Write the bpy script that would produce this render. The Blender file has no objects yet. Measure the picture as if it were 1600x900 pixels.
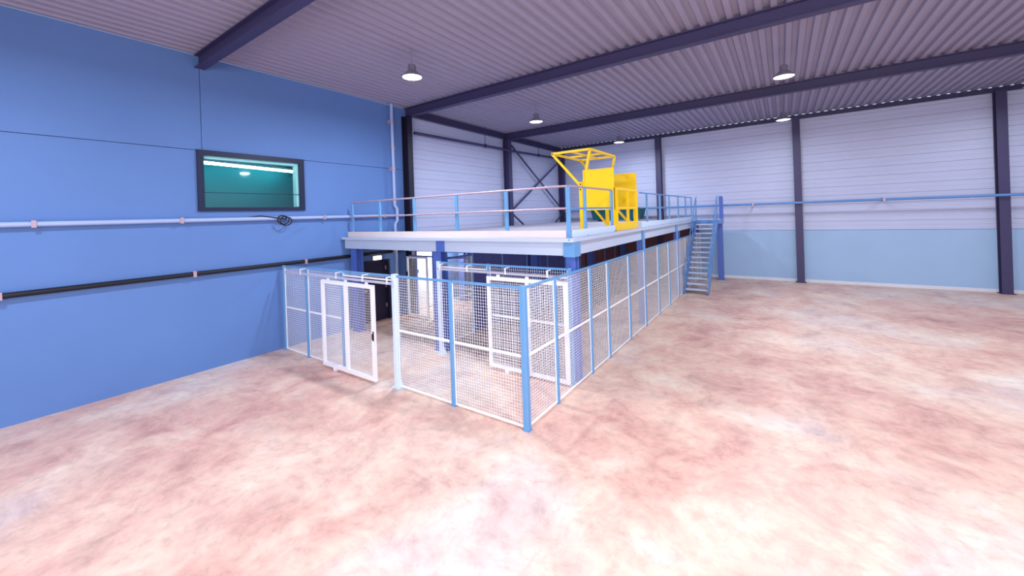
import bpy, bmesh, math, random
from mathutils import Vector, Matrix
random.seed(4)
scene = bpy.context.scene
COL = scene.collection
PI = math.pi

# ------------------------------------------------------------------ camera
CP = Vector((3.28132, -5.10957, 3.29692))
YAW, ROLL, FPX = 0.61675, -0.03382, 618.2359
cam_data = bpy.data.cameras.new('camera')
cam = bpy.data.objects.new('camera', cam_data)
COL.objects.link(cam)
fwd = Vector((-math.sin(YAW), math.cos(YAW), 0))
rgt = Vector((math.cos(YAW), math.sin(YAW), 0))
upv = Vector((0, 0, 1))
r2 = rgt * math.cos(ROLL) + upv * math.sin(ROLL)
u2 = -rgt * math.sin(ROLL) + upv * math.cos(ROLL)
m3 = Matrix((r2, u2, -fwd)).transposed()
cam.matrix_world = Matrix.Translation(CP) @ m3.to_4x4()
cam_data.sensor_fit = 'HORIZONTAL'
cam_data.sensor_width = 36
cam_data.lens = FPX * 36 / 1600
cam_data.shift_x = (800 - 784.485) / 1600
cam_data.shift_y = (337.2535 - 450) / 1600
cam_data.clip_end = 200
scene.camera = cam

# ------------------------------------------------------------------ world, added fill light, exposure
world = bpy.data.worlds.new('world')
scene.world = world
world.use_nodes = True
world.node_tree.nodes['Background'].inputs[0].default_value = (0.62, 0.78, 1.0, 1)
world.node_tree.nodes['Background'].inputs[1].default_value = 1.0
scene.view_settings.view_transform = 'Standard'
scene.view_settings.look = 'None'
scene.view_settings.gamma = 1
scene.view_settings.use_curve_mapping = False
scene.view_settings.exposure = 0.0


def area_light(name, loc, target, sx, sy, power, color, shape='RECTANGLE'):
    d = bpy.data.lights.new(name, 'AREA')
    d.shape = shape
    d.size = sx
    if shape in ('RECTANGLE', 'ELLIPSE'):
        d.size_y = sy
    d.energy = power
    d.color = color
    o = bpy.data.objects.new(name, d)
    COL.objects.link(o)
    o.location = loc
    o.rotation_euler = (Vector(target) - Vector(loc)).to_track_quat('-Z', 'Y').to_euler()
    return o


# warm fill light added behind the camera, set in a made-up door opening
area_light('rear_fill_light', (6.0, -12.9, 2.6), (6.0, 0, 2.6), 9.0, 4.8, 1250, (1.0, 0.93, 0.86))

# ------------------------------------------------------------------ materials
def srgb(r, g, b):
    f = lambda c: (c / 255 / 12.92) if c / 255 <= 0.04045 else ((c / 255 + 0.055) / 1.055) ** 2.4
    return (f(r), f(g), f(b), 1)


def material(name, color, rough=0.5, metal=0.0, vary=0.06, scale=4.0, bump=0.0, bscale=40, emit=None, estr=0, stretch=(1, 1, 1), spec=0.4):
    m = bpy.data.materials.new(name)
    m.use_nodes = True
    nt = m.node_tree
    b = nt.nodes['Principled BSDF']
    b.inputs['Roughness'].default_value = rough
    b.inputs['Metallic'].default_value = metal
    b.inputs['Specular IOR Level'].default_value = spec
    tc = nt.nodes.new('ShaderNodeTexCoord')
    mp = nt.nodes.new('ShaderNodeMapping')
    mp.inputs['Scale'].default_value = stretch
    nt.links.new(tc.outputs['Object'], mp.inputs['Vector'])
    n = nt.nodes.new('ShaderNodeTexNoise')
    n.inputs['Scale'].default_value = scale
    n.inputs['Detail'].default_value = 4
    nt.links.new(mp.outputs['Vector'], n.inputs['Vector'])
    mix = nt.nodes.new('ShaderNodeMix')
    mix.data_type = 'RGBA'
    c = color
    mix.inputs['A'].default_value = (c[0] * (1 - vary), c[1] * (1 - vary), c[2] * (1 - vary), 1)
    mix.inputs['B'].default_value = (min(1, c[0] * (1 + vary)), min(1, c[1] * (1 + vary)), min(1, c[2] * (1 + vary)), 1)
    nt.links.new(n.outputs['Fac'], mix.inputs['Factor'])
    nt.links.new(mix.outputs['Result'], b.inputs['Base Color'])
    if bump:
        n2 = nt.nodes.new('ShaderNodeTexNoise')
        n2.inputs['Scale'].default_value = bscale
        nt.links.new(mp.outputs['Vector'], n2.inputs['Vector'])
        bp = nt.nodes.new('ShaderNodeBump')
        bp.inputs['Strength'].default_value = bump
        bp.inputs['Distance'].default_value = 0.01
        nt.links.new(n2.outputs['Fac'], bp.inputs['Height'])
        nt.links.new(bp.outputs['Normal'], b.inputs['Normal'])
    if emit:
        b.inputs['Emission Color'].default_value = emit
        b.inputs['Emission Strength'].default_value = estr
    return m


def floor_material():
    m = bpy.data.materials.new('pink_concrete')
    m.use_nodes = True
    nt = m.node_tree
    b = nt.nodes['Principled BSDF']
    b.inputs['Roughness'].default_value = 0.45
    b.inputs['Specular IOR Level'].default_value = 0.35
    tc = nt.nodes.new('ShaderNodeTexCoord')

    def noise(scale, detail, dist=0.0, rough=0.55):
        n = nt.nodes.new('ShaderNodeTexNoise')
        n.inputs['Scale'].default_value = scale
        n.inputs['Detail'].default_value = detail
        n.inputs['Distortion'].default_value = dist
        n.inputs['Roughness'].default_value = rough
        nt.links.new(tc.outputs['Object'], n.inputs['Vector'])
        return n

    def ramp(n, stops):
        r = nt.nodes.new('ShaderNodeValToRGB')
        e = r.color_ramp.elements
        while len(e) < len(stops):
            e.new(0.5)
        for k, (p, c) in enumerate(stops):
            e[k].position = p
            e[k].color = c
        nt.links.new(n.outputs['Fac'], r.inputs['Fac'])
        return r
    r1 = ramp(noise(0.33, 5, .4), [(0.32, srgb(196, 142, 134)), (0.44, srgb(220, 172, 158)), (0.53, srgb(230, 200, 182)), (0.62, srgb(222, 212, 210)), (0.72, srgb(212, 172, 168))])
    r2_ = ramp(noise(1.1, 8, .5, 0.7), [(0.34, srgb(172, 128, 122)), (0.46, srgb(218, 176, 162)), (0.56, srgb(232, 204, 184)), (0.68, srgb(246, 230, 212))])
    mx = nt.nodes.new('ShaderNodeMix')
    mx.data_type = 'RGBA'
    mx.inputs['Factor'].default_value = 0.5
    nt.links.new(r1.outputs['Color'], mx.inputs['A'])
    nt.links.new(r2_.outputs['Color'], mx.inputs['B'])
    r3 = ramp(noise(5.0, 8, 0.3, 0.7), [(0.30, (0.80, 0.78, 0.78, 1)), (0.5, (1, 1, 1, 1)), (0.72, (1.10, 1.10, 1.08, 1))])
    mm = nt.nodes.new('ShaderNodeMix')
    mm.data_type = 'RGBA'
    mm.blend_type = 'MULTIPLY'
    mm.inputs['Factor'].default_value = 1
    nt.links.new(mx.outputs['Result'], mm.inputs['A'])
    nt.links.new(r3.outputs['Color'], mm.inputs['B'])
    nt.links.new(mm.outputs['Result'], b.inputs['Base Color'])
    bp = nt.nodes.new('ShaderNodeBump')
    bp.inputs['Strength'].default_value = 0.08
    bp.inputs['Distance'].default_value = 0.01
    n4 = noise(9, 6)
    nt.links.new(n4.outputs['Fac'], bp.inputs['Height'])
    nt.links.new(bp.outputs['Normal'], b.inputs['Normal'])
    return m


M = {}
M['floor'] = floor_material()
M['blue_wall'] = material('blue_painted_concrete', srgb(92, 128, 190), 0.7, vary=0.08, scale=0.7, bump=0.06, bscale=25)
M['white_clad'] = material('white_cladding_steel', srgb(188, 196, 228), 0.5, vary=0.05, scale=0.8, stretch=(1, 1, 4))
M['dado'] = material('pale_blue_concrete', srgb(158, 190, 226), 0.7, vary=0.06, scale=0.8, bump=0.05)
M['plain_wall'] = material('pale_plaster', srgb(206, 208, 224), 0.75, vary=0.04, scale=0.6)
M['white_skirt'] = material('white_skirting_paint', srgb(215, 220, 232), 0.5)
M['roof'] = material('grey_roof_sheet', srgb(150, 146, 172), 0.55, vary=0.05, scale=1)
M['dark_steel'] = material('dark_violet_steel', srgb(62, 58, 98), 0.5, vary=0.08)
M['black_steel'] = material('black_steel', srgb(26, 24, 48), 0.5)
M['post_blue'] = material('light_blue_powder_coat', srgb(100, 154, 206), 0.4, vary=0.04)
M['deep_blue'] = material('royal_blue_paint', srgb(80, 108, 190), 0.4, vary=0.05)
M['stair_blue'] = material('stair_blue_paint', srgb(96, 142, 204), 0.4, vary=0.05)
M['white_wire'] = material('white_wire_coat', srgb(240, 242, 250), 0.4, vary=0.02)
M['white_frame'] = material('white_powder_coat', srgb(242, 244, 250), 0.35, vary=0.02)
M['pale_blue'] = material('pale_blue_white_paint', srgb(206, 226, 248), 0.4, vary=0.03)
M['beam'] = material('pale_grey_beam_paint', srgb(186, 200, 224), 0.45, vary=0.04, scale=2)
M['deck'] = material('grey_chipboard_deck', srgb(176, 172, 190), 0.6, vary=0.08, scale=3)
M['galv'] = material('galvanised_steel', srgb(186, 162, 176), 0.4, 0.3, vary=0.08, scale=8)
M['toe'] = material('pale_toe_board', srgb(222, 210, 208), 0.5, vary=0.05)
M['yellow'] = material('safety_yellow_paint', srgb(250, 208, 10), 0.4, vary=0.04, scale=3)
M['green'] = material('dark_green_paint', srgb(8, 84, 92), 0.5, vary=0.15, scale=2)
M['black'] = material('black_plastic', srgb(20, 20, 34), 0.5)
M['dark_door'] = material('dark_door_paint', srgb(34, 30, 58), 0.45, vary=0.1)
M['conduit'] = material('pale_conduit', srgb(160, 180, 222), 0.4, vary=0.05)
M['frame_navy'] = material('navy_window_frame', srgb(14, 30, 66), 0.45)
M['teal'] = material('teal_room_paint', srgb(0, 122, 136), 0.8, vary=0.1, scale=1)
M['tread'] = material('pale_tread_grating', srgb(190, 206, 232), 0.45, vary=0.08, scale=20)
M['brown'] = material('brown_shade_tint', srgb(124, 82, 92), 0.7, vary=0.12, scale=3)  # brown cast of the light under the deck, put into the colour
M['navy_sheet'] = material('navy_sheet_steel', srgb(74, 84, 156), 0.5, vary=0.1)
M['track'] = material('grey_track_paint', srgb(186, 186, 206), 0.45)
M['tube'] = material('lit_tube', (1, 1, 1, 1), 0.5, emit=(0.75, 1.0, 1.0, 1), estr=16)
M['lens'] = material('lit_lamp_lens', (1, 1, 1, 1), 0.5, emit=(1.0, 0.97, 1.0, 1), estr=6)
M['warm_lens'] = material('warm_bulkhead_lens', (1, 1, 1, 1), 0.5, emit=(1.0, 0.92, 0.75, 1), estr=3)
M['lamp_metal'] = material('lamp_aluminium', srgb(150, 146, 165), 0.4, 0.4)


def glass_material():
    m = bpy.data.materials.new('window_glass')
    m.use_nodes = True
    nt = m.node_tree
    nt.nodes.clear()
    out = nt.nodes.new('ShaderNodeOutputMaterial')
    t = nt.nodes.new('ShaderNodeBsdfTransparent')
    t.inputs[0].default_value = (0.75, 0.97, 0.97, 1)
    g = nt.nodes.new('ShaderNodeBsdfGlossy')
    g.inputs['Roughness'].default_value = 0.03
    mx = nt.nodes.new('ShaderNodeMixShader')
    mx.inputs[0].default_value = 0.06
    nt.links.new(t.outputs[0], mx.inputs[1])
    nt.links.new(g.outputs[0], mx.inputs[2])
    nt.links.new(mx.outputs[0], out.inputs[0])
    return m


M['glass'] = glass_material()

# ------------------------------------------------------------------ mesh helpers
class MB:
    def __init__(self):
        self.v = []
        self.f = []
        self.smooth = []

    def add(self, vs, fs, smooth=False):
        n = len(self.v)
        self.v += [Vector(a) for a in vs]
        self.f += [tuple(i + n for i in q) for q in fs]
        self.smooth += [smooth] * len(fs)
        return self

    def box(self, a, b):
        x0, y0, z0 = [min(a[i], b[i]) for i in range(3)]
        x1, y1, z1 = [max(a[i], b[i]) for i in range(3)]
        return self.add([(x0, y0, z0), (x1, y0, z0), (x1, y1, z0), (x0, y1, z0), (x0, y0, z1), (x1, y0, z1), (x1, y1, z1), (x0, y1, z1)],
                        [(0, 3, 2, 1), (4, 5, 6, 7), (0, 1, 5, 4), (1, 2, 6, 5), (2, 3, 7, 6), (3, 0, 4, 7)])

    def cbox(self, x, y, z, w, d, h):
        """box centred in x,y standing on z"""
        return self.box((x - w / 2, y - d / 2, z), (x + w / 2, y + d / 2, z + h))

    def chamf(self, x, y, z, w, d, h, c):
        """box with chamfered vertical edges"""
        X, Y = w / 2, d / 2
        ring = [(-X + c, -Y), (X - c, -Y), (X, -Y + c), (X, Y - c), (X - c, Y), (-X + c, Y), (-X, Y - c), (-X, -Y + c)]
        return self.add([(x + a, y + b, z) for a, b in ring] + [(x + a, y + b, z + h) for a, b in ring],
                        [tuple(range(7, -1, -1)), tuple(range(8, 16))] + [(i, (i + 1) % 8, (i + 1) % 8 + 8, i + 8) for i in range(8)])

    def bar(self, p, q, w, h, up=(0, 0, 1)):
        p, q = Vector(p), Vector(q)
        d = (q - p).normalized()
        up = Vector(up)
        if abs(d.dot(up)) > 0.98:
            up = Vector((1, 0, 0))
        s = d.cross(up).normalized()
        t = s.cross(d).normalized()
        vs = []
        for c in (p, q):
            for a, b in ((-1, -1), (1, -1), (1, 1), (-1, 1)):
                vs.append(c + s * (a * w / 2) + t * (b * h / 2))
        return self.add(vs, [(3, 2, 1, 0), (4, 5, 6, 7), (0, 1, 5, 4), (1, 2, 6, 5), (2, 3, 7, 6), (3, 0, 4, 7)])

    def tube(self, pts, r, n=8):
        pts = [Vector(p) for p in pts]
        rings = []
        for i, p in enumerate(pts):
            a = pts[max(0, i - 1)]
            b = pts[min(len(pts) - 1, i + 1)]
            d = (b - a).normalized()
            up = Vector((0, 0, 1)) if abs(d.z) < 0.95 else Vector((1, 0, 0))
            s = d.cross(up).normalized()
            t = s.cross(d).normalized()
            rings.append([p + (s * math.cos(2 * PI * k / n) + t * math.sin(2 * PI * k / n)) * r for k in range(n)])
        vs = [v for ring in rings for v in ring]
        fs = []
        for i in range(len(pts) - 1):
            for k in range(n):
                k2 = (k + 1) % n
                fs.append((i * n + k, i * n + k2, (i + 1) * n + k2, (i + 1) * n + k))
        self.add(vs, fs, True)
        self.add(rings[0], [tuple(range(n - 1, -1, -1))])
        self.add(rings[-1], [tuple(range(n))])
        return self

    def lathe(self, x, y, prof, n=20):
        vs = []
        for r, z in prof:
            for k in range(n):
                vs.append((x + r * math.cos(2 * PI * k / n), y + r * math.sin(2 * PI * k / n), z))
        fs = []
        for i in range(len(prof) - 1):
            for k in range(n):
                k2 = (k + 1) % n
                fs.append((i * n + k, i * n + k2, (i + 1) * n + k2, (i + 1) * n + k))
        fs.append(tuple(range(n - 1, -1, -1)))
        fs.append(tuple((len(prof) - 1) * n + k for k in range(n)))
        return self.add(vs, fs, True)

    def extrude(self, prof, axis, a, b):
        """closed 2-D profile extruded along axis ('x': profile (y,z); 'y': profile (x,z); 'z': (x,y))"""
        def P(u, w, t):
            return {'x': (t, u, w), 'y': (u, t, w), 'z': (u, w, t)}[axis]
        n = len(prof)
        vs = [P(u, w, a) for u, w in prof] + [P(u, w, b) for u, w in prof]
        fs = [tuple(range(n)), tuple(range(2 * n - 1, n - 1, -1))] + [(i + n, (i + 1) % n + n, (i + 1) % n, i) for i in range(n)]
        return self.add(vs, fs)

    def ibeam_z(self, x, y, z0, z1, w, d, t=0.02, axis='y'):
        """vertical I column; flanges lie across x when axis == 'y'"""
        if axis == 'y':
            self.box((x - w / 2, y - d / 2, z0), (x + w / 2, y - d / 2 + t, z1))
            self.box((x - w / 2, y + d / 2 - t, z0), (x + w / 2, y + d / 2, z1))
            self.box((x - t / 2, y - d / 2 + t, z0), (x + t / 2, y + d / 2 - t, z1))
        else:
            self.box((x - d / 2, y - w / 2, z0), (x - d / 2 + t, y + w / 2, z1))
            self.box((x + d / 2 - t, y - w / 2, z0), (x + d / 2, y + w / 2, z1))
            self.box((x - d / 2 + t, y - t / 2, z0), (x + d / 2 - t, y + t / 2, z1))
        return self

    def mesh(self, name, origin=(0, 0, 0)):
        me = bpy.data.meshes.new(name)
        o = Vector(origin)
        me.from_pydata([tuple(v - o) for v in self.v], [], self.f)
        me.update()
        bm = bmesh.new()
        bm.from_mesh(me)
        bmesh.ops.recalc_face_normals(bm, faces=bm.faces)
        bm.to_mesh(me)
        bm.free()
        for p, s in zip(me.polygons, self.smooth):
            p.use_smooth = s
        return me

    def build(self, name, mat, parent=None, origin=(0, 0, 0)):
        """one mesh object from world coordinates; under a parent it shares the thing's origin"""
        org = wpos(parent) if parent else Vector(origin)
        me = self.mesh(name, org)
        me.materials.append(M[mat])
        o = bpy.data.objects.new(name, me)
        COL.objects.link(o)
        if parent:
            o.parent = parent
        else:
            o.location = org
        return o


def wpos(o):
    p = Vector((0, 0, 0))
    while o:
        p += o.location
        o = o.parent
    return p


def tag(o, label=None, cat=None, group=None, kind=None):
    if label:
        o['label'] = label
    if cat:
        o['category'] = cat
    if group:
        o['group'] = group
    if kind:
        o['kind'] = kind
    return o


def thing(name, loc, label, cat, group=None):
    o = bpy.data.objects.new(name, None)
    COL.objects.link(o)
    o.location = loc
    o.empty_display_size = 0.2
    return tag(o, label, cat, group)


def put(name, me, parent, loc, rz=0.0):
    """shared mesh placed at a world position under a parent whose own axes are unrotated"""
    o = bpy.data.objects.new(name, me)
    COL.objects.link(o)
    o.parent = parent
    o.location = Vector(loc) - wpos(parent)
    o.rotation_euler = (0, 0, rz)
    return o


def shared(mb, name, mat):
    me = mb.mesh(name)
    me.materials.append(M[mat])
    return me


# ------------------------------------------------------------------ the hall
XL, XR, YF, YB, ZC = -7.55, 13.0, -13.0, 16.4, 7.2

fl = MB().box((XL - 3.2, YF - 0.3, -0.2), (XR + 0.3, YB + 0.3, 0)).build('floor', 'floor')
tag(fl, 'mottled pink concrete floor of the hall', kind='structure')

# left wall: blue painted concrete up to the dark column, with a window and a door opening
WY0, WY1, WZ0, WZ1 = -1.75, 0.66, 3.66, 5.01       # window opening
DY0, DY1, DZ1 = 2.36, 3.52, 1.99                    # dark door opening
CY = 4.45
wl = MB()
wl.box((XL - 0.24, YF, 0), (XL - 0.2, DY0 - 0.02, WZ0 - .02)).box((XL - 0.24, DY1 + .02, 0), (XL - 0.2, YB, WZ0 - .02))
wl.box((XL - 0.24, YF, WZ1 + .02), (XL - 0.2, YB, ZC)).box((XL - 0.24, YF, WZ0 - .02), (XL - 0.2, WY0 - .02, WZ1 + .02))
wl.box((XL - 0.24, WY1 + .02, WZ0 - .02), (XL - 0.2, YB, WZ1 + .02)).box((XL - 0.24, DY0 - .02, DZ1 + .02), (XL - .2, DY1 + .02, WZ0 - .02))
wall_left = tag(wl.build('wall_left', 'blue_wall'), 'blue painted concrete wall with a window, turning to white cladding', kind='structure')
# precast panels, joint at 5.03 m
def wall_panel(parts):
    m = MB()
    for a, b in parts:
        m.box((XL - 0.2, a[0], a[1]), (XL, b[0], b[1]))
    return m.build('concrete_panel', 'blue_wall', wall_left)
J = 5.03
wall_panel([((YF, 0), (DY0, WZ0)), ((YF, WZ0), (WY0, J - .006)), ((WY0, WZ1), (WY1, J - .006)), ((WY1, WZ0), (CY, J - .006)),
            ((DY0, DZ1), (DY1, WZ0)), ((DY1, 0), (CY, WZ0))])
wall_panel([((YF, J + .006), (-1.66, ZC))])
wall_panel([((-1.648, J + .006), (CY, ZC))])

# white cladding boards (left wall beyond the column, and the back wall)
def board_profile(z0, z1, d=0.05):
    h = z1 - z0
    g = 0.0025
    pr = [(0, z0 + g), (d - .006, z0 + g), (d, z0 + g + .008), (d, z0 + h * .46), (d - .006, z0 + h * .475), (d - .006, z0 + h * .525), (d, z0 + h * .54), (d, z1 - g - .008), (d - .006, z1 - g), (0, z1 - g)]
    return pr
BH = 0.36
DADO = 2.24
z = DADO
while z < ZC - 0.05:
    z1 = min(z + BH, ZC)
    for ya, yb in ((CY, 10.55), (10.55, YB)):
        if z1 < DADO + .01:
            continue
        MB().extrude([(XL - .2 + u + .13, w) for u, w in board_profile(z, z1)], 'y', ya + .004, yb - .004).build('cladding_board', 'white_clad', wall_left)
    z = z1
for ya, yb in ((CY + .004, 4.5), (6.04, 10.546), (10.554, YB - .05)):
    MB().box((XL - .09, ya, 0), (XL - .01, yb, DADO - .006)).build('concrete_panel', 'blue_wall', wall_left)
wl_back = MB().box((XL - 0.2, CY + .01, 0), (XL - 0.08, YB, ZC)).build('cladding_liner', 'white_clad', wall_left)

wb = MB().box((XL - .24, YB + .1, 0), (XR, YB + .2, ZC))
wall_back = tag(wb.build('wall_back', 'white_clad'), 'white clad back wall above a pale blue concrete base', kind='structure')
xs = [XL, -1.85, 3.85, 9.55, XR]
for xa, xb in zip(xs[:-1], xs[1:]):
    MB().box((xa + .004, YB - .04, 0.12), (xb - .004, YB + .1, DADO - .006)).build('concrete_panel', 'dado', wall_back)
    z = DADO
    while z < ZC - .05:
        z1 = min(z + BH, ZC)
        MB().extrude([(YB + .1 - u - .05, w) for u, w in board_profile(z, z1)], 'x', xa + .004, xb - .004).build('cladding_board', 'white_clad', wall_back)
        z = z1
MB().box((XL, YB + .052, DADO), (XR, YB + .1, ZC)).build('cladding_liner', 'white_clad', wall_back)
bb = MB().box((XL, YB - .06, 0), (XR, YB + .1, .12)).build('baseboard_back', 'white_skirt')
tag(bb, 'white skirting along the foot of the back wall', kind='structure')

wr = MB().box((XR, YF, 0), (XR + .2, YB + .2, ZC)).build('wall_right', 'plain_wall')
tag(wr, 'pale right wall of the hall', kind='structure')
# wall behind the camera with an opening made up for the fill light
wf = MB().box((XL - .24, YF - .2, 0), (1.5, YF, ZC)).box((10.5, YF - .2, 0), (XR, YF, ZC)).box((1.5, YF - .2, 5.0), (10.5, YF, ZC))
tag(wf.build('wall_front', 'plain_wall'), 'pale wall with a made-up opening for the fill light', kind='structure')

# roof: steel sheets on beams
ce = MB().box((XL - .24, YF - .2, ZC + .09), (XR + .2, YB + .2, ZC + .15)).build('ceiling', 'roof')
tag(ce, 'grey profiled steel roof over the hall', kind='structure')
x = XL
while x < XR - .1:
    x1 = min(x + 1.0, XR)
    n = 4
    pr = []
    w = (x1 - x) / n
    for i in range(n):
        a = x + i * w
        pr += [(a + .002 if i == 0 else a, ZC + .01), (a + w * .42, ZC + .01), (a + w * .54, ZC + .075), (a + w * .88, ZC + .075)]
    pr += [(x1 - .002, ZC + .01), (x1 - .002, ZC + .09), (x + .002, ZC + .09)]
    MB().extrude(pr, 'y', YF, YB).build('roof_sheet', 'roof', ce)
    x = x1


def ibeam_h(p0, p1, w, h, t=.018):
    """horizontal I beam whose top is at z of the points"""
    m = MB()
    p0, p1 = Vector(p0), Vector(p1)
    dz = Vector((0, 0, 1))
    m.bar(p0 - dz * (t / 2), p1 - dz * (t / 2), w, t)
    m.bar(p0 - dz * (h - t / 2), p1 - dz * (h - t / 2), w, t)
    m.bar(p0 - dz * (h / 2), p1 - dz * (h / 2), t, h - 2 * t)
    return m


for y, lab in ((10.55, 'dark steel roof beam above the cross braced bay'), (4.45, 'dark steel roof beam over the mezzanine front'), (-1.65, 'dark steel roof beam over the near floor')):
    b = ibeam_h((XL, y, ZC), (XR, y, ZC), .2, .3).build('roof_beam', 'dark_steel', origin=(XL, y, ZC))
    tag(b, lab, 'beam', 'roof beams')
b = ibeam_h((XL + .12, CY + .16, ZC - .02), (XL + .12, YB - .05, ZC - .02), .16, .24).build('eaves_beam', 'dark_steel', origin=(XL, CY, ZC))
tag(b, 'dark steel eaves beam along the top of the white side wall', 'beam')
b = ibeam_h((XL + .2, YB - .1, ZC - .0), (XR, YB - .1, ZC - .0), .14, .16).build('eaves_beam', 'dark_steel', origin=(XL, YB, ZC))
tag(b, 'dark steel beam along the top of the back wall', 'beam')

# building columns
def column(x, y, label, mat, axis, w=.26, d=.26):
    t = thing('steel_column', (x, y, 0), label, 'column', 'building columns')
    MB().ibeam_z(x, y, .02, ZC - .3 if axis == 'x' else ZC - .16, w, d, .018, axis).build('shaft', mat, t)
    MB().cbox(x, y, 0, w + .1, d + .1, .02).build('base_plate', mat, t)


column(XL + .17, 4.34, 'black steel wall column where the blue wall meets white cladding', 'black_steel', 'x', .22, .3)
column(XL + .17, 10.55, 'dark steel wall column at the near side of the cross bracing', 'dark_steel', 'x', .28, .3)
column(XL + .19, YB - .20, 'dark steel column in the far corner of the hall', 'dark_steel', 'x', .28, .3)
column(-1.85, YB - .19, 'dark steel column on the back wall behind the yellow gate', 'dark_steel', 'y', .26, .26)
column(3.85, YB - .19, 'dark steel column on the back wall right of the stairs', 'dark_steel', 'y', .26, .26)
column(9.55, YB - .19, 'dark steel column at the far right of the back wall', 'dark_steel', 'y', .26, .26)

# cross bracing between the two far columns of the left wall
t = thing('cross_brace', (XL + .2, 13.4, 3.0), 'dark steel X bracing on the white wall left of the yellow gate', 'brace')
xb_ = XL + .2
for a, c in (((10.7, 6.78), (16.05, 3.55)), ((10.7, 3.55), (16.05, 6.5))):
    MB().bar((xb_, a[0], a[1]), (xb_, c[0], c[1]), .03, .09).build('brace_bar', 'dark_steel', t)
    xb_ += .035
for a, c in (((10.7, 3.35), (16.05, .3)), ((10.7, .3), (16.05, 3.35))):
    MB().bar((xb_, a[0], a[1]), (xb_, c[0], c[1]), .03, .09).build('brace_bar', 'dark_steel', t)
    xb_ -= .035

# ------------------------------------------------------------------ window and the lit office behind it
win = MB()
fw = .11
win.box((XL - .02, WY0 - .02, WZ1 - fw + .02), (XL + .05, WY1 + .03, WZ1 + .03)).box((XL - .02, WY0 - .02, WZ0 - .03), (XL + .05, WY1 + .03, WZ0 + fw - .05))
win.box((XL - .02, WY1 - fw + .01, WZ0 + fw - .05), (XL + .05, WY1 + .03, WZ1 - fw + .02)).box((XL - .02, WY0 - .02, WZ0 + fw - .05), (XL + .05, WY0 + fw, WZ1 - fw + .02))
wo = win.build('window_1', 'frame_navy', None, (XL, WY0, WZ0))
tag(wo, 'teal lit window with a dark navy frame in the blue wall', kind='structure')
rv = MB()
rv.box((XL - .2, WY0 + .06, WZ1 - .16), (XL - .03, WY1 - .07, WZ1 - .09)).box((XL - .2, WY1 - .16, WZ0 + .08), (XL - .03, WY1 - .09, WZ1 - .16))
rv.build('window_reveal', 'white_frame', wo)
MB().box((XL - .03, WY0 + .05, WZ0 + .04), (XL - .022, WY1 - .08, WZ1 - .07)).build('pane', 'glass', wo)
MB().box((XL - .035, WY0 + .05, WZ0 + .40), (XL - .01, WY1 - .08, WZ0 + .415)).build('glazing_bar', 'frame_navy', wo)
of = MB()
ox0, ox1, oy0, oy1, oz0, oz1 = XL - 3.0, XL - .25, WY0 - 1.0, WY1 + 1.2, 2.7, 5.3
of.box((ox0 - .05, oy0, oz0), (ox0, oy1, oz1)).box((ox0, oy0 - .05, oz0), (ox1, oy0, oz1)).box((ox0, oy1, oz0), (ox1, oy1 + .05, oz1))
of.box((ox0, oy0, oz1), (ox1, oy1, oz1 + .05)).box((ox0, oy0, oz0 - .05), (ox1, oy1, oz0))
tag(of.build('wall_office', 'teal', None, (ox0, oy0, oz0)), 'teal walls of the office behind the window', kind='structure')
for i, (p, q, lab) in enumerate((((-8.5, -1.9, 4.9), (-9.3, 1.6, 4.9), 'lit white tube lamp seen through the office window, nearer the glass'),
                                 ((-9.6, -2.2, 5.05), (-10.2, 1.5, 5.05), 'lit white tube lamp at the back of the office behind the window'))):
    t = thing('tube_lamp', ((p[0] + q[0]) / 2, (p[1] + q[1]) / 2, p[2]), lab, 'lamp', 'office tube lamps')
    MB().bar((p[0], p[1], p[2] + .06), (q[0], q[1], q[2] + .06), .12, .05).build('housing', 'white_frame', t)
    MB().tube([p, q], .035, 8).build('tube', 'tube', t)

# ------------------------------------------------------------------ door 1 in the left wall
d1 = MB().box((XL - .12, DY0, .01), (XL - .06, DY1, DZ1)).build('door_1', 'dark_door', None, (XL, DY0, 0))
tag(d1, 'dark door in the blue wall under the mezzanine', kind='structure')
MB().box((XL - .2, DY0 - .001, 0), (XL + .03, DY0 + .07, DZ1)).box((XL - .2, DY1 - .07, 0), (XL + .03, DY1 + .001, DZ1)).box((XL - .2, DY0 + .07, DZ1 - .07), (XL + .03, DY1 - .07, DZ1 + .001)).build('door_frame', 'black_steel', d1)
for z in (.4, 1.05, 1.65):
    MB().cbox(XL - .045, DY1 - .12, z, .03, .05, .12).build('hinge', 'lamp_metal', d1)
MB().box((XL - .06, DY0 + .15, 1.02), (XL - .02, DY0 + .3, 1.06)).box((XL - .07, DY0 + .15, .95), (XL - .055, DY0 + .2, 1.15)).build('door_handle', 'galv', d1)

d2 = MB().box((XL - .05, 4.56, .02), (XL - .0, 5.26, 2.16)).box((XL - .05, 5.27, .02), (XL - .0, 5.98, 2.16)).build('door_2', 'white_frame', None, (XL, 5.2, 0))
tag(d2, 'bright white double door in the side wall under the mezzanine', kind='structure')
MB().box((XL - .06, 4.5, 0), (XL + .03, 4.56, 2.22)).box((XL - .06, 5.98, 0), (XL + .03, 6.04, 2.22)).box((XL - .06, 4.56, 2.16), (XL + .03, 5.98, 2.22)).build('door_frame', 'white_frame', d2)
MB().box((XL, 4.64, 1.34), (XL + .06, 4.76, 1.46)).build('door_handle', 'black', d2)

t = thing('bulkhead_light', (XL + .02, 2.98, 2.0), 'small lit emergency lamp on the wall above the dark door', 'lamp')
MB().cbox(XL + .04, 2.98, 2.0, .08, .34, .15).build('housing', 'lamp_metal', t)
MB().cbox(XL + .10, 2.98, 2.015, .05, .28, .12).build('lens', 'warm_lens', t)

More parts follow.
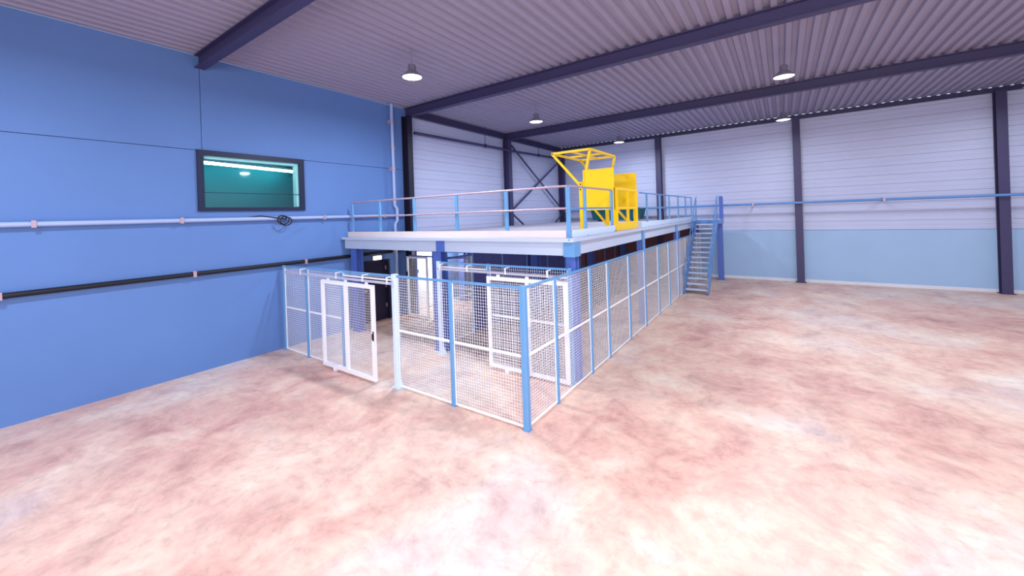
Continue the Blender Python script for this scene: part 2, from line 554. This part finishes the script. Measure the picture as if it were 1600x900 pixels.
# ------------------------------------------------------------------ pipes and cables on the left wall
def pipe(name, pts, r, mat, label, brackets=(), joints=(), cat='pipe', wall='x'):
    t = thing(name, pts[0], label, cat)
    MB().tube(pts, r, 10).build('tube', mat, t)
    for b in brackets:
        b = Vector(b)
        if wall == 'x':
            MB().box((XL, b.y - .03, b.z - r - .015), (b.x + r + .012, b.y + .03, b.z + r + .015)).build('bracket', 'galv', t)
        elif wall == 'y':
            MB().box((b.x - .03, b.y - r - .012, b.z - r - .015), (b.x + .03, YB + .02, b.z + r + .015)).build('bracket', 'galv', t)
        else:
            MB().tube([b, (b.x, b.y, ZC)], .012, 6).build('hanger_rod', mat, t)
            MB().tube([(b.x, b.y - .04, b.z), (b.x, b.y + .04, b.z)], r + .03, 10).build('hanger_ring', mat, t)
    for j in joints:
        j = Vector(j)
        d = Vector((0, 0, .06)) if abs(pts[0][2] - pts[-1][2]) > 1 else Vector((0, .06, 0))
        MB().tube([j - d, j + d], r + .018, 10).build('coupling', 'galv', t)
    return t


pipe('conduit_pipe', [(XL + .09, -12.5, 3.43), (XL + .09, 4.15, 3.43)], .048, 'conduit', 'pale conduit pipe running along the blue wall below the window',
     [(XL + .09, y, 3.43) for y in (-4.2, -2.1, 1.2, 3.3)])
pipe('drain_pipe', [(XL + .2, 3.66, .1), (XL + .2, 3.66, 3.15), (XL + .21, 3.75, 3.27), (XL + .21, 3.75, 3.66), (XL + .2, 3.66, 3.78), (XL + .2, 3.66, ZC - .02)], .05, 'conduit',
     'pale vertical pipe on the blue wall beside the black column', [(XL + .2, 3.66, z) for z in (1.4, 5.0, 6.6)], [(XL + .2, 3.66, 3.92), (XL + .2, 3.66, 5.7), (XL + .2, 3.66, 2.4)])
pipe('black_pipe', [(XL + .08, -12.5, 2.23), (XL + .08, 4.14, 2.23)], .05, 'black', 'black pipe running low along the blue wall behind the fence',
     [(XL + .08, y, 2.23) for y in (-4.6, -1.9, .62, 3.62)])
pipe('overhead_pipe', [(XL + .26, 4.6, 6.34), (XL + .36, 10.3, 6.38), (XL + .36, 10.9, 6.38), (XL + .36, 15.9, 6.5)], .055, 'dark_steel',
     'dark pipe hung below the roof along the white side wall', [(XL + .335, 8.6, 6.37), (XL + .36, 13.2, 6.44)], wall='roof')
pipe('wall_pipe', [(XL + .4, YB - .42, 3.43), (XR - .05, YB - .42, 3.43)], .05, 'stair_blue', 'blue grey pipe along the back wall behind the stairs',
     [(x, YB - .42, 3.43) for x in (-5, 2.2, 6.5, 11)], wall='y')
cb = []
for i in range(34):
    a = i / 33 * 4.6 * PI
    cb.append((XL + .17 + .01 * i / 8, -.02 + .13 * math.cos(a) + .004 * i, 3.40 + .11 * math.sin(a) - .002 * i))
cb = [(XL + .06, -1.2, 3.42), (XL + .1, -.5, 3.5)] + cb
tag(MB().tube(cb, .016, 6).build('cable_coil', 'black', None, (XL, 0, 3.4)), 'coiled black cable hanging on the conduit below the window', 'cable')

# ------------------------------------------------------------------ mesh fences
CELL = .052
WIRE = .0036
_mesh_cache = {}


def wire_mesh(w, h):
    key = (round(w, 3), round(h, 3))
    if key not in _mesh_cache:
        m = MB()
        r = WIRE / 2
        nx = max(2, round(w / CELL))
        nz = max(2, round(h / CELL))
        for i in range(1, nx):
            x = i * w / nx
            m.box((x - r, -r * 2, 0), (x + r, 0, h))
        for i in range(1, nz):
            zz = i * h / nz
            m.box((0, 0, zz - r), (w, r * 2, zz + r))
        _mesh_cache[key] = shared(m, 'wire_mesh', 'white_wire')
    return _mesh_cache[key]


HF = 2.2
_frame_cache = {}


def panel_frame(w, h):
    key = (round(w, 3), round(h, 3))
    if key not in _frame_cache:
        m = MB()
        m.box((0, -.012, 0), (w, .012, .03))
        m.box((0, -.008, .03), (.016, .008, h)).box((w - .016, -.008, .03), (w, .008, h))
        _frame_cache[key] = shared(m, 'panel_frame', 'white_frame')
    return _frame_cache[key]


class Run:
    """a straight run of fence along +x (rz=0) or +y (rz=90 deg) from base"""
    def __init__(self, root, base, rz):
        self.t, self.b, self.rz = root, Vector(base), rz
        self.d = Vector((math.cos(rz), math.sin(rz), 0))

    def at(self, s, z=0, off=0):
        n = Vector((-self.d.y, self.d.x, 0))
        return self.b + self.d * s + n * off + Vector((0, 0, z))

    def post(self, s, w=.06, h=HF, mat='post_blue', gusset=False):
        key = ('post', w, h, mat)
        if key not in _mesh_cache:
            _mesh_cache[key] = shared(MB().chamf(0, 0, .008, w, w, h - .008, w * .1), 'post', mat)
            _mesh_cache[key + ('b',)] = shared(MB().cbox(0, 0, 0, w * (2.0 if gusset else 1.25), w * (1.5 if gusset else 1.15), .01), 'base_plate', mat)
            if gusset:
                _mesh_cache[key + ('g',)] = shared(MB().extrude([(w / 2, .01), (w / 2 + .14, .01), (w / 2, .2)], 'y', -.006, .006), 'gusset', mat)
        p = put('post', _mesh_cache[key], self.t, self.at(s), self.rz)
        q = bpy.data.objects.new('base_plate', _mesh_cache[key + ('b',)])
        COL.objects.link(q)
        q.parent = p
        if gusset:
            q = bpy.data.objects.new('gusset', _mesh_cache[key + ('g',)])
            COL.objects.link(q)
            q.parent = p
        return p

    def panel(self, a, b, z0=.03, z1=HF - .03, mid=1.13):
        w, h = b - a, z1 - z0
        f = put('panel_frame', panel_frame(w, h), self.t, self.at(a, z0), self.rz)
        q = bpy.data.objects.new('wire_mesh', wire_mesh(w - .03, h - .03))
        COL.objects.link(q)
        q.parent = f
        q.location = (.015, 0, .03)
        if mid:
            key = ('mid', round(w, 3))
            if key not in _mesh_cache:
                _mesh_cache[key] = shared(MB().box((.016, -.02, -.022), (w - .016, -.0075, .022)), 'mid_rail', 'white_frame')
            q = bpy.data.objects.new('mid_rail', _mesh_cache[key])
            COL.objects.link(q)
            q.parent = f
            q.location = (0, 0, mid - z0)
        return f

    def top_rail(self, a, b, z=HF, mat='post_blue', h=.04, w=.035):
        m = MB().bar(self.at(a, z - h / 2), self.at(b, z - h / 2), w, h)
        return m.build('top_rail', mat, self.t)

    def track(self, a, b, z, off):
        m = MB()
        for dz, hh in ((0, .042),):
            m.bar(self.at(a, z, off), self.at(b, z, off), .04, hh)
        return m.build('door_track', 'track', self.t)

    def bracket(self, s, z, off):
        return MB().box(self.at(s - .018, z - .02, off - .026), self.at(s + .018, z + .12, off - .02)).box(self.at(s - .018, z + .108, off - .02), self.at(s + .018, z + .12, -.02)).build('track_bracket', 'white_frame', self.t)


def sliding_door(root, x0, x1, y, z0, z1, xm, lock_x=None, roll=(), mid=None):
    fw = .075
    m = MB()
    m.box((x0, y - .03, z0), (x0 + fw, y + .03, z1)).box((x1 - fw, y - .03, z0), (x1, y + .03, z1))
    m.box((x0 + fw, y - .03, z0), (x1 - fw, y + .03, z0 + fw)).box((x0 + fw, y - .03, z1 - fw), (x1 - fw, y + .03, z1))
    m.build('door_frame', 'white_frame', root)
    MB().box((xm - fw / 2, y - .031, z0 + fw), (xm + fw / 2, y + .029, z1 - fw)).build('mid_stile', 'white_frame', root)
    for a, b in ((x0 + fw, xm - fw / 2), (xm + fw / 2, x1 - fw)):
        put('wire_mesh', wire_mesh(b - a, z1 - z0 - 2 * fw), root, (a, y, z0 + fw))
    if lock_x is not None:
        MB().box((lock_x + .02, y - .04, .87), (lock_x + .05, y - .03, 1.06)).box((lock_x + .027, y - .065, .9), (lock_x + .043, y - .04, 1.02)).build('door_lock', 'black', root)
    for x in roll:
        MB().box((x - .04, y - .012, z1), (x + .04, y + .012, z1 + .045)).build('hanger_roller', 'white_frame', root)
    MB().box((x0 + .42, y - .04, .0), (x0 + .52, y + .04, z0 + .005)).build('floor_guide', 'white_frame', root)


# front run (y = 0)
t = thing('mesh_fence', (-7.5, 0, 0), 'white wire mesh fence with blue posts across the front of the enclosure', 'fence', 'mesh fences')
R = Run(t, (0, 0, 0), 0)
for s, w in ((-7.38, .07), (-6.25, .07), (-4.77, .06), (-1.5, .075)):
    R.post(s, w)
R.post(0, .095, HF + .01)
R.post(-2.98, .11, HF + .02, 'pale_blue', True)
for a, b in ((-7.34, -6.29), (-6.21, -4.80), (-2.92, -1.54), (-1.46, -.05)):
    R.panel(a, b)
R.panel(-4.73, -3.04, 2.08, HF - .03, None)
R.top_rail(-7.34, -3.04)
R.top_rail(-2.92, -.05)
R.track(-7.1, -2.93, 2.06, -.14)
for s in (-6.25, -4.75, -3.8, -3.02):
    R.bracket(s, 2.06, -.14)
t = thing('sliding_door', (-4.42, -.14, 0), 'white framed mesh sliding door with black lock, half open in the front fence', 'door', 'sliding mesh doors')
sliding_door(t, -5.36, -3.47, -.14, .05, 1.985, -4.43, -3.52, (-5.1, -4.43, -3.7))

# side run (x = 0)
t = thing('mesh_fence', (0, 6, 0), 'long white wire mesh fence with blue posts running from the corner post to the stairs', 'fence', 'mesh fences')
R = Run(t, (0, 0, 0), PI / 2)
SY = [0, 1.02, 2.55, 3.56, 5.06, 6.5, 8.0, 9.45, 10.9, 12.4, 13.9, 15.2, 16.2]
for s in SY[1:]:
    R.post(s, .06 if s < 11 else .04, 2.74 if s in (6.5, 10.9) else HF)
for a, b in zip(SY[:-1], SY[1:]):
    R.panel(a + (.05 if a == 0 else .035), b - .035)
R.top_rail(.05, 16.2)

# partition under the mezzanine front (y = 1.9)
t = thing('mesh_fence', (-1.9, 1.9, 0), 'white wire mesh partition with door track just below the mezzanine front edge', 'fence', 'mesh fences')
R = Run(t, (0, 1.83, 0), 0)
R.post(-3.57, .1, HF + .05, 'pale_blue', True)
R.post(-2.06, .06, HF + .05)
R.post(-.09, .06, HF + .05)
R.panel(-2.02, -.13, .03, HF)
R.panel(-3.51, -2.1, 2.1, HF, None)
R.top_rail(-3.51, -.13, HF + .04)
R.track(-3.5, -.07, 2.08, -.13)
for s in (-3.4, -2.55, -1.5, -.5):
    R.bracket(s, 2.08, -.13)
t = thing('sliding_door', (-1.0, 1.72, 0), 'white framed mesh sliding door standing inside the cage behind the corner post', 'door', 'sliding mesh doors')
sliding_door(t, -2.0, -.09, 1.70, .05, 2.0, -.98, None, (-1.7, -.98, -.35))

# inner cross partition (y = 4.05) and lengthwise partition (x = -3.95)
t = thing('mesh_fence', (-5.6, 4.05, 0), 'short dark railed mesh partition deep under the mezzanine near the blue wall', 'fence', 'mesh fences')
R = Run(t, (0, 4.05, 0), 0)
for s in (-6.82, -6.02, -4.05):
    R.post(s, .06, HF + .05, 'deep_blue')
R.panel(-5.98, -4.09, .03, HF)
R.top_rail(-7.15, -4.02, HF + .05, 'deep_blue', .05)
R.top_rail(-7.15, -4.02, HF - .13, 'deep_blue', .05)
t = thing('mesh_door', (-6.7, 4.0, 0), 'narrow white framed mesh door deep under the mezzanine beside the dark door', 'door')
m = MB()
dx0, dx1 = -7.2, -6.22
m.box((dx0, 3.96, .03), (dx0 + .06, 4.01, 2.03)).box((dx1 - .06, 3.96, .03), (dx1, 4.01, 2.03)).box((dx0 + .06, 3.96, .03), (dx1 - .06, 4.01, .1)).box((dx0 + .06, 3.96, 1.97), (dx1 - .06, 4.01, 2.03))
m.build('door_frame', 'white_frame', t)
put('wire_mesh', wire_mesh(dx1 - dx0 - .12, 1.87), t, (dx0 + .06, 3.985, .1))
MB().cbox(dx0 + .03, 3.94, 1.38, .06, .04, .14).build('door_handle', 'black', t)

t = thing('panel_fence', (-3.95, 9, 0), 'partition of navy sheet panels, far ones tinted brown for the light, running lengthwise under the mezzanine', 'fence')
R = Run(t, (-3.95, 0, 0), PI / 2)
ys = [2.12, 3.55, 5.0, 6.45, 7.9, 9.35, 10.8, 12.25, 13.7, 15.15, 16.1]
for s in ys[1:]:
    R.post(s, .06, HF + .05 if s < 3 else 2.45, 'post_blue')
for a, b in zip(ys[:-1], ys[1:]):
    if b < 4:
        R.panel(a + .035, b - .035, .03, HF)
    else:
        key = ('sheet', a < 9)
        if key not in _mesh_cache:
            w = b - a - .066
            m = MB().box((0, -.012, 0), (w, .012, 2.4))
            for x in (w / 3, w * 2 / 3):
                m.box((x - .02, -.02, 0), (x + .02, -.012, 2.4)).box((x - .02, .012, 0), (x + .02, .02, 2.4))
            _mesh_cache[key] = shared(m, 'sheet_panel', 'navy_sheet' if a < 9 else 'brown')  # far panels of the same partition painted brown for the tint of the light
        p = put('sheet_panel', _mesh_cache[key], t, R.at(a + .033, .04), PI / 2)
        if b > 16:
            p.scale.x = (b - a - .066) / (1.45 - .066)
R.top_rail(2.12, 3.55, HF + .05, 'deep_blue', .05)

# ------------------------------------------------------------------ mezzanine
DZ = 2.82
MX0, MX1, MY0, MY1 = XL + .04, .04, 1.74, YB - .06
t = thing('mezzanine', (-3.7, 9, 0), 'pale grey steel mezzanine platform on royal blue columns', 'platform')
mez = t
# deck boards
nb = 6
yy = [MY0 + .08 + i * (MY1 - MY0 - .08) / nb for i in range(nb + 1)]
notch = [(4.34, .16), (10.55, .16)]
for i in range(nb):
    for x0, x1 in ((MX0 + .36, -3.74), (-3.736, MX1 - .06)):
        MB().box((x0, yy[i] + .002, DZ - .04), (x1, yy[i + 1] - .002 if i < nb - 1 else MY1 - .32, DZ)).build('deck_panel', 'deck', t)
for ya, yb in ((MY0 + .08, 3.55), (4.6, 10.3), (10.8, MY1 - .5)):
    MB().box((XL + (.02 if ya < 10.5 else .3), ya, DZ - .04), (MX0 + .357, yb, DZ)).build('deck_panel', 'deck', t)
MB().extrude([(MX1, DZ - .07), (MX1, DZ), (MX1 - .06, DZ), (MX1 - .06, DZ - .045), (MX1 - .1, DZ - .045), (MX1 - .1, DZ - .07)], 'y', MY0, MY1).build('edge_angle', 'beam', t)
MB().extrude([(MY0, DZ - .07), (MY0, DZ), (MY0 + .08, DZ), (MY0 + .08, DZ - .045), (MY0 + .14, DZ - .045), (MY0 + .14, DZ - .07)], 'x', MX0 + .04, MX1 - .1).build('edge_angle', 'beam', t)
# edge channels
def channel(face, a, b, axis):
    s = -1 if axis == 'y' else 1
    z0, z1 = DZ - .34, DZ - .07
    pr = [(face, z0), (face + s * .1, z0), (face + s * .1, z0 + .016), (face + s * .014, z0 + .016), (face + s * .014, z1 - .016), (face + s * .1, z1 - .016), (face + s * .1, z1), (face, z1)]
    return MB().extrude(pr, axis, a, b).build('edge_beam', 'beam', t)
channel(-.045, MY0 + .12, MY1, 'y')
channel(MY0 + .1, MX0 + .05, -.14, 'x')
for x in (-7.09, -3.72):
    ibeam_h((x, MY0 + .24, DZ - .075), (x, MY1 - .35, DZ - .075), .16, .24).build('main_beam', 'beam', t)
for y in (6.7, 11.5):
    ibeam_h((-7.1, y, DZ - .08), (-.14, y, DZ - .08), .14, .22).build('cross_beam', 'beam', t)
for y in (2.06, 6.7, 11.5, 15.85):
    for x in (-7.2, -3.74, -.135):
        if y > 2.1 and x < -3.8:
            x = -7.05
        wz = .27 if x < -1 else .2
        c = MB().ibeam_z(x, y, .02, DZ - .34, wz, wz * .9, .02).build('column', 'deep_blue', t)
        MB().cbox(x, y, 0, wz + (.1 if x < -1 else .04), wz, .02).build('base_plate', 'deep_blue', c)
        if y == 2.06 and x > -7:
            if x < -1:
                MB().cbox(-3.5, MY0 + .085, DZ - .34, .26, .03, .265).build('splice_plate', 'deep_blue', t)
            else:
                MB().box((-.2, MY0 + .07, DZ - .36), (.03, MY0 + .1, DZ - .072)).box((-.01, MY0 + .1, DZ - .36), (.03, MY0 + .36, DZ - .072)).build('splice_plate', 'post_blue', t)

# brown boards added to give the back wall its shaded tone under the deck
t = tag(MB().box((-3.85, YB - .14, 0), (-.32, YB - .1, 2.4)).build('wall_shade_boards', 'brown', None, (-3.4, YB - .1, 0)), 'added brown boards for the shaded back wall under the mezzanine', kind='structure')
for i in range(5):
    x0 = -3.85 + i * 3.53 / 5
    MB().box((x0 + .012, YB - .17, .05), (x0 + 3.53 / 5 - .012, YB - .141, 2.38)).build('board', 'brown', t)

# guard rails
RZ, MZ = 3.84, 3.40
def rail_post(root, x, y, axis):
    m = MB()
    if axis == 'x':
        m.chamf(x, y, DZ, .085, .05, RZ - DZ - .015, .006)
    else:
        m.chamf(x, y, DZ, .05, .07, RZ - DZ - .015, .006)
    p = m.build('post', 'post_blue', root)
    MB().cbox(x, y, DZ, .12, .1, .012).build('base_plate', 'post_blue', p)


t = thing('guard_rail', (-3.7, 1.98, DZ), 'guard rail with pinkish steel rails along the front edge of the mezzanine', 'railing', 'guard rails')
for x in (-7.24, -5.95, -4.54, -3.07, -1.62, -.15):
    rail_post(t, x, 1.98, 'x')
MB().tube([(-7.3, 1.98, RZ), (-.15, 1.98, RZ)], .022, 8).build('top_rail', 'galv', t)
MB().tube([(-7.3, 1.94, MZ), (-.15, 1.94, MZ)], .02, 8).build('mid_rail', 'galv', t)
MB().box((-7.42, 1.925, DZ), (-.19, 1.95, DZ + .15)).build('toe_board', 'toe', t)

XE = -.13
t = thing('guard_rail', (XE, 3.3, DZ), 'short blue guard rail on the mezzanine side between the corner and the yellow gate', 'railing', 'guard rails')
for y in (2.75, 4.36):
    rail_post(t, XE, y, 'y')
MB().tube([(XE, 2.03, RZ), (XE, 4.38, RZ)], .022, 8).build('top_rail', 'galv', t)
MB().tube([(XE, 2.03, MZ), (XE, 4.38, MZ)], .02, 8).build('mid_rail', 'stair_blue', t)
MB().box((XE + .03, 2.02, DZ), (XE + .05, 4.42, DZ + .15)).build('toe_board', 'pale_blue', t)
t = thing('guard_rail', (XE, 10.8, DZ), 'long blue guard rail on the mezzanine side between the yellow gate and the stairs', 'railing', 'guard rails')
for y in (7.44, 9.02, 10.39, 11.92, 13.4, 14.72):
    rail_post(t, XE, y, 'y')
MB().tube([(XE, 6.72, RZ), (XE, 14.74, RZ)], .022, 8).build('top_rail', 'stair_blue', t)
MB().tube([(XE, 6.72, MZ), (XE, 14.74, MZ)], .02, 8).build('mid_rail', 'stair_blue', t)
MB().box((XE + .03, 6.7, DZ), (XE + .05, 14.76, DZ + .15)).build('toe_board', 'pale_blue', t)

# ------------------------------------------------------------------ yellow pallet gate
YA, YBG = 4.66, 6.52
t = thing('pallet_gate', (-.6, 5.6, DZ), 'yellow steel pallet safety gate with raised barrier on the mezzanine edge', 'safety gate')
for y, nm in ((YA, 0), (YBG, 1)):
    p = MB().chamf(-1.05, y, DZ, .10, .08, 1.30, .008).build('post', 'yellow', t)
    for z in (3.92, 4.06):
        MB().tube([(-1.05, y - .06, z), (-1.05, y - .035, z)], .018, 8).build('bolt', 'black', p)
    p = MB().chamf(-.21, y, DZ, .10, .09, 1.10, .008).build('post', 'yellow', t)
    MB().box((-1.1, y - .05, DZ), (-.16, y + .05, DZ + .03)).build('floor_plate', 'yellow', t)
    s = MB().box((-.94, y - .012, 3.40), (-.20, y + .012, 4.40)).build('side_panel', 'yellow', t)
    f = MB()
    f.box((-.98, y - .025, 3.36), (-.94, y + .025, 4.42)).box((-.20, y - .025, 3.36), (-.16, y + .025, 4.42))
    f.box((-.94, y - .025, 4.385), (-.20, y + .025, 4.42)).box((-.94, y - .025, 3.36), (-.20, y + .025, 3.40))
    f.build('panel_edge', 'yellow', s)
for xa in (-1.45, -.76):
    MB().bar((xa, YBG - .05, 3.42), (xa + .44, YBG - .05, DZ + .06), .05, .06).build('brace', 'yellow', t)
# raised inner barrier: roof frame, uprights and long arms
zr = 4.96
xa, xb = -1.88, -.78
rf = MB()
b = .035
rf.bar((xa, YA, zr), (xb, YA, zr), .06, .06).bar((xa, YBG, zr), (xb, YBG, zr), .06, .06)
rf.bar((xa, YA, zr), (xa, YBG, zr), .06, .06).bar((xb, YA, zr), (xb, YBG, zr), .06, .06)
rfo = rf.build('raised_barrier', 'yellow', t)
MB().bar(((xa + xb) / 2, YA, zr), ((xa + xb) / 2, YBG, zr), .05, .05).build('barrier_bar', 'yellow', rfo)
MB().bar((xa, (YA + YBG) / 2 + .1, zr), (xb, (YA + YBG) / 2 + .1, zr), .05, .05).build('barrier_bar', 'yellow', rfo)
for y in (YA, YBG):
    MB().bar((xa, y, zr), (-1.06, y, 4.02), .06, .06).build('pivot_arm', 'yellow', t)
    MB().bar((xb, y + .04, zr), (-1.0, y + .04, 4.06), .06, .06).build('pivot_arm', 'yellow', t)
# lowered barrier on the edge
XG = -.15
g = MB()
g.bar((XG, YA + .04, 3.89), (XG, YBG - .06, 3.89), .05, .06).bar((XG, YA + .04, 3.40), (XG, YBG - .06, 3.40), .045, .055)
for y in (YA + .1, (YA + YBG) / 2 + .06, YBG - .09):
    g.bar((XG, y, DZ + .19), (XG, y, 3.86), .055, .06)
go = g.build('edge_barrier', 'yellow', t)
MB().box((XG - .012, YA + .06, DZ), (XG + .012, YBG - .04, DZ + .2)).build('toe_plate', 'yellow', go)

# ------------------------------------------------------------------ green container on the deck
t = thing('green_container', (-3.8, 15.3, DZ), 'dark green metal container on the mezzanine by the back wall', 'container')
m = MB()
gx0, gx1, gy0, gy1, gz1 = -5.1, -2.45, 14.9, 15.75, 3.46
m.add([(gx0 + .1, gy0 + .08, DZ + .08), (gx1 - .1, gy0 + .08, DZ + .08), (gx1 - .1, gy1 - .08, DZ + .08), (gx0 + .1, gy1 - .08, DZ + .08), (gx0, gy0, gz1), (gx1, gy0, gz1), (gx1, gy1, gz1), (gx0, gy1, gz1),
       (gx0 + .14, gy0 + .12, DZ + .12), (gx1 - .14, gy0 + .12, DZ + .12), (gx1 - .14, gy1 - .12, DZ + .12), (gx0 + .14, gy1 - .12, DZ + .12), (gx0 + .05, gy0 + .05, gz1), (gx1 - .05, gy0 + .05, gz1), (gx1 - .05, gy1 - .05, gz1), (gx0 + .05, gy1 - .05, gz1)],
      [(0, 3, 2, 1), (0, 1, 5, 4), (1, 2, 6, 5), (2, 3, 7, 6), (3, 0, 4, 7), (4, 5, 13, 12), (5, 6, 14, 13), (6, 7, 15, 14), (7, 4, 12, 15), (12, 13, 9, 8), (13, 14, 10, 9), (14, 15, 11, 10), (15, 12, 8, 11), (8, 9, 10, 11)])
m.build('body', 'green', t)
m = MB()
m.bar((gx0 - .02, gy0 - .02, gz1), (gx1 + .02, gy0 - .02, gz1), .05, .06).bar((gx0 - .02, gy1 + .02, gz1), (gx1 + .02, gy1 + .02, gz1), .05, .06)
m.bar((gx0 - .02, gy0, gz1), (gx0 - .02, gy1, gz1), .05, .06).bar((gx1 + .02, gy0, gz1), (gx1 + .02, gy1, gz1), .05, .06)
m.build('rim', 'green', t)
for x in (gx0 + .5, (gx0 + gx1) / 2, gx1 - .5):
    MB().bar((x, gy0 + .05, DZ + .1), (x, gy0 - .02, gz1 - .04), .06, .06).build('rib', 'green', t)
for x in (gx0 + .45, gx1 - .45):
    MB().box((x - .07, gy0 + .1, DZ), (x + .07, gy1 - .1, DZ + .09)).build('skid', 'black_steel', t)

# ------------------------------------------------------------------ stairs with landing
SX0, SX1 = .075, .89
Y0, Y1 = 11.62, 14.72
t = thing('staircase', (.5, 13.1, 0), 'blue steel staircase with open treads leading up to the mezzanine', 'stairs')
N = 14
slope = (Y1 - Y0) / DZ
tread = shared(MB().box((0, 0, -.03), (SX1 - SX0 - .03, .24, 0)).box((0, -.008, -.05), (SX1 - SX0 - .03, .012, .003)), 'tread', 'tread')
for i in range(1, N + 1):
    z = DZ * i / (N + 1)
    y = Y0 + (Y1 - Y0) * (i - .4) / (N + .6)
    put('tread', tread, t, (SX0 + .015, y, z))
for x in (SX0 - .02, SX1 + .0):
    pr = [(Y0 - .06, 0), (Y0 + .16, 0), (Y1 + .1, DZ - .24), (Y1 + .1, DZ + .02), (Y1 - .02, DZ + .02), (Y0 - .06, .14)]
    MB().extrude(pr, 'x', x, x + .02).build('stringer', 'stair_blue', t)
for x in (SX0 - .005, SX1 + .02):
    h = .95
    rl = MB()
    rl.tube([(x, Y0 + .1, h - .25), (x, Y0 - .02, h - .1), (x, Y0 + .1, h + .05), (x, Y1, DZ + 1.0), (x, Y1 + .12, DZ + 1.02)], .021, 8)
    rl.build('handrail', 'stair_blue', t)
    MB().tube([(x, Y0 + .1, .52), (x, Y1, DZ + .48)], .018, 8).build('mid_rail', 'stair_blue', t)
    for f_ in (.03, .34, .66, .98):
        y = Y0 + (Y1 - Y0) * f_
        MB().chamf(x, y, DZ * f_ + .02, .04, .05, h + .02, .004).build('rail_post', 'stair_blue', t)

t = thing('stair_landing', (.5, 15.4, 0), 'blue steel landing on a column at the head of the staircase', 'landing')
LY0, LY1 = Y1 + .16, YB - .5
MB().box((.06, LY0, DZ - .03), (1.0, LY1, DZ)).build('landing_deck', 'tread', t)
m = MB().box((1.0, LY0, DZ - .2), (1.03, LY1, DZ + .02)).box((.06, LY0, DZ - .2), (1.0, LY0 + .03, DZ - .03)).box((.06, LY1 - .03, DZ - .2), (1.0, LY1, DZ - .03))
m.build('edge_beam', 'stair_blue', t)
for x, y in ((.88, LY1 - .2),):
    c = MB().ibeam_z(x, y, .02, DZ - .2, .22, .22, .018).build('column', 'deep_blue', t)
    MB().cbox(x, y, 0, .3, .3, .02).build('base_plate', 'deep_blue', c)
for x, y in ((1.0, LY0 + .03), (1.0, (LY0 + LY1) / 2), (1.0, LY1 - .04)):
    MB().chamf(x, y, DZ, .055, .055, 1.0, .005).build('rail_post', 'deep_blue', t)
MB().tube([(1.0, LY0, DZ + 1.02), (1.0, LY1 - .04, DZ + 1.02)], .022, 8).build('top_rail', 'stair_blue', t)
MB().tube([(1.0, LY0, DZ + .55), (1.0, LY1 - .04, DZ + .55)], .02, 8).build('mid_rail', 'stair_blue', t)

# ------------------------------------------------------------------ lamps
def high_bay(x, y, label, power, z=6.55):
    t = thing('high_bay_lamp', (x, y, z), label, 'lamp', 'high bay lamps')
    MB().tube([(x, y, z + .28), (x, y, ZC + .01)], .012, 6).build('suspension_rod', 'lamp_metal', t)
    MB().lathe(x, y, [(.07, z + .3), (.09, z + .28), (.09, z + .16), (.12, z + .14), (.25, z + .02), (.26, z), (.235, z), (.1, z + .1)], 20).build('reflector', 'lamp_metal', t)
    MB().lathe(x, y, [(.05, z + .085), (.2, z + .03), (.22, z + .012), (.1, z + .004), (.02, z + .002)], 20).build('lens', 'lens', t)
    area_light('high_bay_light', (x, y, z - .02), (x, y, 0), .42, .42, power, (0.86, 0.92, 1.0), 'DISK')


LP = 250
lamps = [(-2.9, 13.3, 'lit high bay lamp hanging near the back wall above the yellow gate', .8),
         (3.4, 13.3, 'lit high bay lamp hanging near the back wall right of the stairs', .35),
         (9.4, 13.3, 'lit high bay lamp hanging over the far right of the hall', .35),
         (-3.7, 7.0, 'high bay lamp added over the mezzanine to brighten the side wall', .6),  # extra lamp added to lift the white side wall
         (-3.6, 1.2, 'lit high bay lamp hanging over the cage front', 1.0),
         (3.4, 7.2, 'lit high bay lamp hanging over the floor between stairs and camera', .9),
         (9.4, 6.0, 'lit high bay lamp hanging over the right of the hall', .8),
         (3.4, -1.2, 'lit high bay lamp hanging over the near floor', 1.3),
         (9.4, -3.0, 'lit high bay lamp over the near right floor', 1.0),
         (-3.6, -6.0, 'lit high bay lamp over the near left floor', 1.2),
         (3.4, -8.5, 'lit high bay lamp behind the camera', 1.2)]
for x, y, lab, k in lamps:
    high_bay(x, y, lab, LP * k)

# tube lamp under the mezzanine that lights the white cladding
t = thing('tube_lamp', (-6.9, 5.5, 2.4), 'white tube lamp under the mezzanine lighting the white wall', 'lamp')
MB().bar((-6.75, 4.75, 2.47), (-6.75, 6.2, 2.47), .12, .06).build('housing', 'white_frame', t)
MB().tube([(-6.75, 4.8, 2.41), (-6.75, 6.15, 2.41)], .03, 8).build('tube', 'tube', t)
area_light('under_deck_tube_light', (-6.72, 5.5, 2.36), (-7.4, 5.5, 1.6), 1.3, .08, 80, (1.0, 1.0, 0.93))

# wires are too fine to pick apart singly: each mesh infill is one part
for o in bpy.data.objects:
    if o.name.split('.')[0] == 'wire_mesh':
        o['kind'] = 'stuff'
